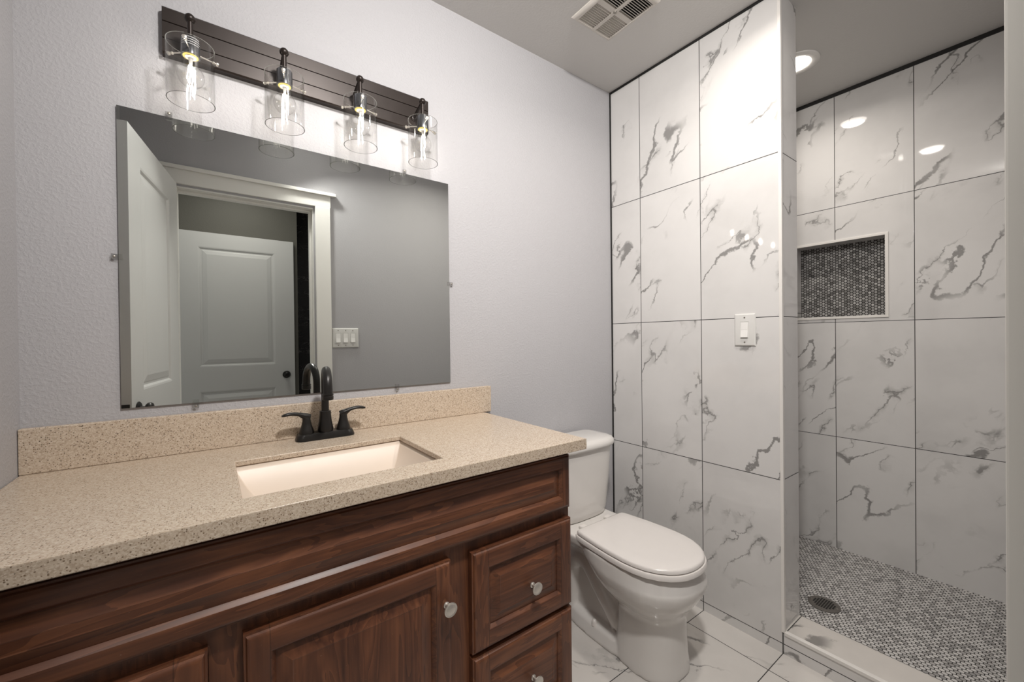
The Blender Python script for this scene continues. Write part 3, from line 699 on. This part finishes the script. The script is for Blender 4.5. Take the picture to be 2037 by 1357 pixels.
switch('light_switch', (-0.989, YF, 1.2015), (1, 0, 0), (0, 1, 0), 3, 'white triple rocker light switch beside the door casing, seen in the mirror')

# ------------------------------------------------------------------ shower drain
dr = thing('floor_drain', (0.369, -0.811, 0.047), 'round bronze drain grate in the mosaic shower floor', 'drain')
DC = Vector((0.369, -0.811, 0.0471))
bm = bmesh.new(); lathe(bm, DC, VZ, [(0, 0.056), (0.003, 0.056), (0.0045, 0.053), (0.0048, 0.044)], 40)
obj('grate', bm, M['drain'], dr, smooth=30)
bm = bmesh.new()
for i in range(-3, 4):
    for j in range(-4, 5):
        x, y = i * 0.0105, j * 0.0085
        if math.hypot(x, y) < 0.036: box(bm, DC.x + x - 0.0042, DC.x + x + 0.0042, DC.y + y - 0.0030, DC.y + y + 0.0030, DC.z + 0.0045, DC.z + 0.0050)
obj('slot_shade', bm, M['dark'], dr, label='black blocks standing in for the shaded square holes of the grate')  # thin black blocks on the grate, painted as shade inside holes
for sx in (-1, 1):
    bm = bmesh.new(); lathe(bm, DC + Vector((0, sx * 0.045, 0.0046)), VZ, [(0, 0.004), (0.001, 0.0035), (0.0012, 0.002)], 12)
    obj('screw', bm, M['screw'], dr, smooth=40)

# ------------------------------------------------------------------ toilet
TX = -0.400
to = thing('toilet', (TX, -0.36, 0), 'white two piece toilet between vanity and tiled partition', 'toilet')
def oval(z, yf, yb, hw, yc=None, pb=2.0, pf=2.0, n=48):
    yc = yf * 0.52 + yb * 0.48 if yc is None else yc; pts = []
    for k in range(n):
        a = 2 * PI * k / n; c, s_ = math.cos(a), math.sin(a); p = pb if s_ > 0 else pf
        x = hw * math.copysign(abs(c) ** (2 / p), c); y = (yb - yc if s_ > 0 else yc - yf) * math.copysign(abs(s_) ** (2 / p), s_)
        pts.append((TX + x, yc + y, z))
    return pts
bm = bmesh.new()
loft(bm, [oval(z, yf, yb, hw, pb=3, pf=2.3) for z, yf, yb, hw in (
    (0.0, -0.634, -0.385, 0.116), (0.01, -0.634, -0.385, 0.116), (0.06, -0.629, -0.388, 0.110), (0.13, -0.626, -0.395, 0.105), (0.195, -0.624, -0.395, 0.103), (0.215, -0.630, -0.385, 0.112),
    (0.24, -0.648, -0.36, 0.137), (0.27, -0.670, -0.33, 0.160), (0.30, -0.686, -0.30, 0.1725), (0.322, -0.692, -0.28, 0.1765), (0.332, -0.692, -0.27, 0.1770), (0.345, -0.687, -0.25, 0.1745), (0.365, -0.679, -0.24, 0.171), (0.382, -0.674, -0.23, 0.168), (0.386, -0.668, -0.23, 0.162))])
loft(bm, [oval(z, -0.43, yb, hw, pb=5, pf=4) for z, yb, hw in ((0.0, -0.10, 0.062), (0.12, -0.10, 0.060), (0.25, -0.06, 0.066), (0.31, -0.05, 0.085), (0.345, -0.04, 0.120), (0.365, -0.030, 0.150), (0.395, -0.030, 0.152), (0.400, -0.035, 0.148))])
loft(bm, [oval(z, -0.56, yb, hw, yc=-0.38, pb=3, pf=2) for z, yb, hw in ((0.0, -0.085, 0.112), (0.012, -0.085, 0.112), (0.045, -0.095, 0.098), (0.06, -0.11, 0.075))])
for s in (-1, 1):
    tube(bm, smoothpath([(TX + s * 0.045, -0.40, 0.08), (TX + s * 0.052, -0.33, 0.17), (TX + s * 0.055, -0.24, 0.265), (TX + s * 0.055, -0.17, 0.24), (TX + s * 0.052, -0.15, 0.12), (TX + s * 0.05, -0.15, 0.03)], 6), 0.038, 14)
o = obj('bowl', bm, M['porcelain'], to, smooth=180)
r = o.modifiers.new('merge', 'REMESH'); r.mode = 'VOXEL'; r.voxel_size = 0.0055; r.use_smooth_shade = True
sm = o.modifiers.new('smooth', 'SMOOTH'); sm.factor = 0.5; sm.iterations = 5
HWT = [(-0.686, 0.0), (-0.684, 0.028), (-0.678, 0.055), (-0.668, 0.079), (-0.650, 0.105), (-0.625, 0.128), (-0.59, 0.148), (-0.55, 0.159), (-0.505, 0.1635), (-0.45, 0.1625), (-0.38, 0.157), (-0.31, 0.1485), (-0.275, 0.143), (-0.264, 0.136), (-0.260, 0.124)]
def seat_ring(z, grow):
    cy = -0.46; pts = []
    L_ = [(y, w) for y, w in HWT]
    for y, w in L_: pts.append((TX + w * (1 + grow / 0.16), cy + (y - cy) * (1 + grow / 0.22), z))
    for y, w in L_[:0:-1]: pts.append((TX - w * (1 + grow / 0.16), cy + (y - cy) * (1 + grow / 0.22), z))
    return pts
bm = loft(bmesh.new(), [seat_ring(0.3868, 0.004), seat_ring(0.388, 0.008), seat_ring(0.398, 0.008), seat_ring(0.4035, 0.005), seat_ring(0.4045, -0.002)])
obj('seat', bm, M['seatplastic'], to, smooth=40)
bm = loft(bmesh.new(), [seat_ring(0.4046, -0.006), seat_ring(0.4066, -0.001), seat_ring(0.408, 0.0015), seat_ring(0.416, 0.001), seat_ring(0.4205, -0.003), seat_ring(0.4222, -0.010), seat_ring(0.4232, -0.05)])
obj('seat_lid', bm, M['seatplastic'], to, smooth=50)
for s in (-1, 1): obj('hinge', B(TX + s * 0.075 - 0.016, TX + s * 0.075 + 0.016, -0.262, -0.225, 0.399, 0.412), M['seatplastic'], to, bevel=(0.004, 3))
def tank_ring(z, yf, hw, g=0.0): return oval(z, yf - g, -0.022 + g * 0.4, hw + g, yc=-0.115, pb=7, pf=3.2)
bm = loft(bmesh.new(), [tank_ring(0.4005, -0.190, 0.140), tank_ring(0.405, -0.196, 0.147), tank_ring(0.43, -0.200, 0.156), tank_ring(0.55, -0.205, 0.172), tank_ring(0.702, -0.210, 0.186)])
obj('tank', bm, M['porcelain'], to, smooth=50)
bm = loft(bmesh.new(), [tank_ring(0.700, -0.212, 0.188, 0.002), tank_ring(0.703, -0.213, 0.190, 0.008), tank_ring(0.712, -0.213, 0.190, 0.0115), tank_ring(0.724, -0.213, 0.190, 0.010), tank_ring(0.735, -0.213, 0.190, 0.001), tank_ring(0.741, -0.213, 0.190, -0.016), tank_ring(0.744, -0.213, 0.190, -0.05)])
obj('tank_lid', bm, M['porcelain'], to, smooth=60)
for s in (-1, 1):
    bm = bmesh.new(); lathe(bm, (TX + s * 0.088, -0.305, 0.044), VZ, [(0, 0.0125), (0.012, 0.0118), (0.020, 0.0085), (0.023, 0.003)], 20)
    obj('bolt_cap', bm, M['seatplastic'], to, smooth=60)
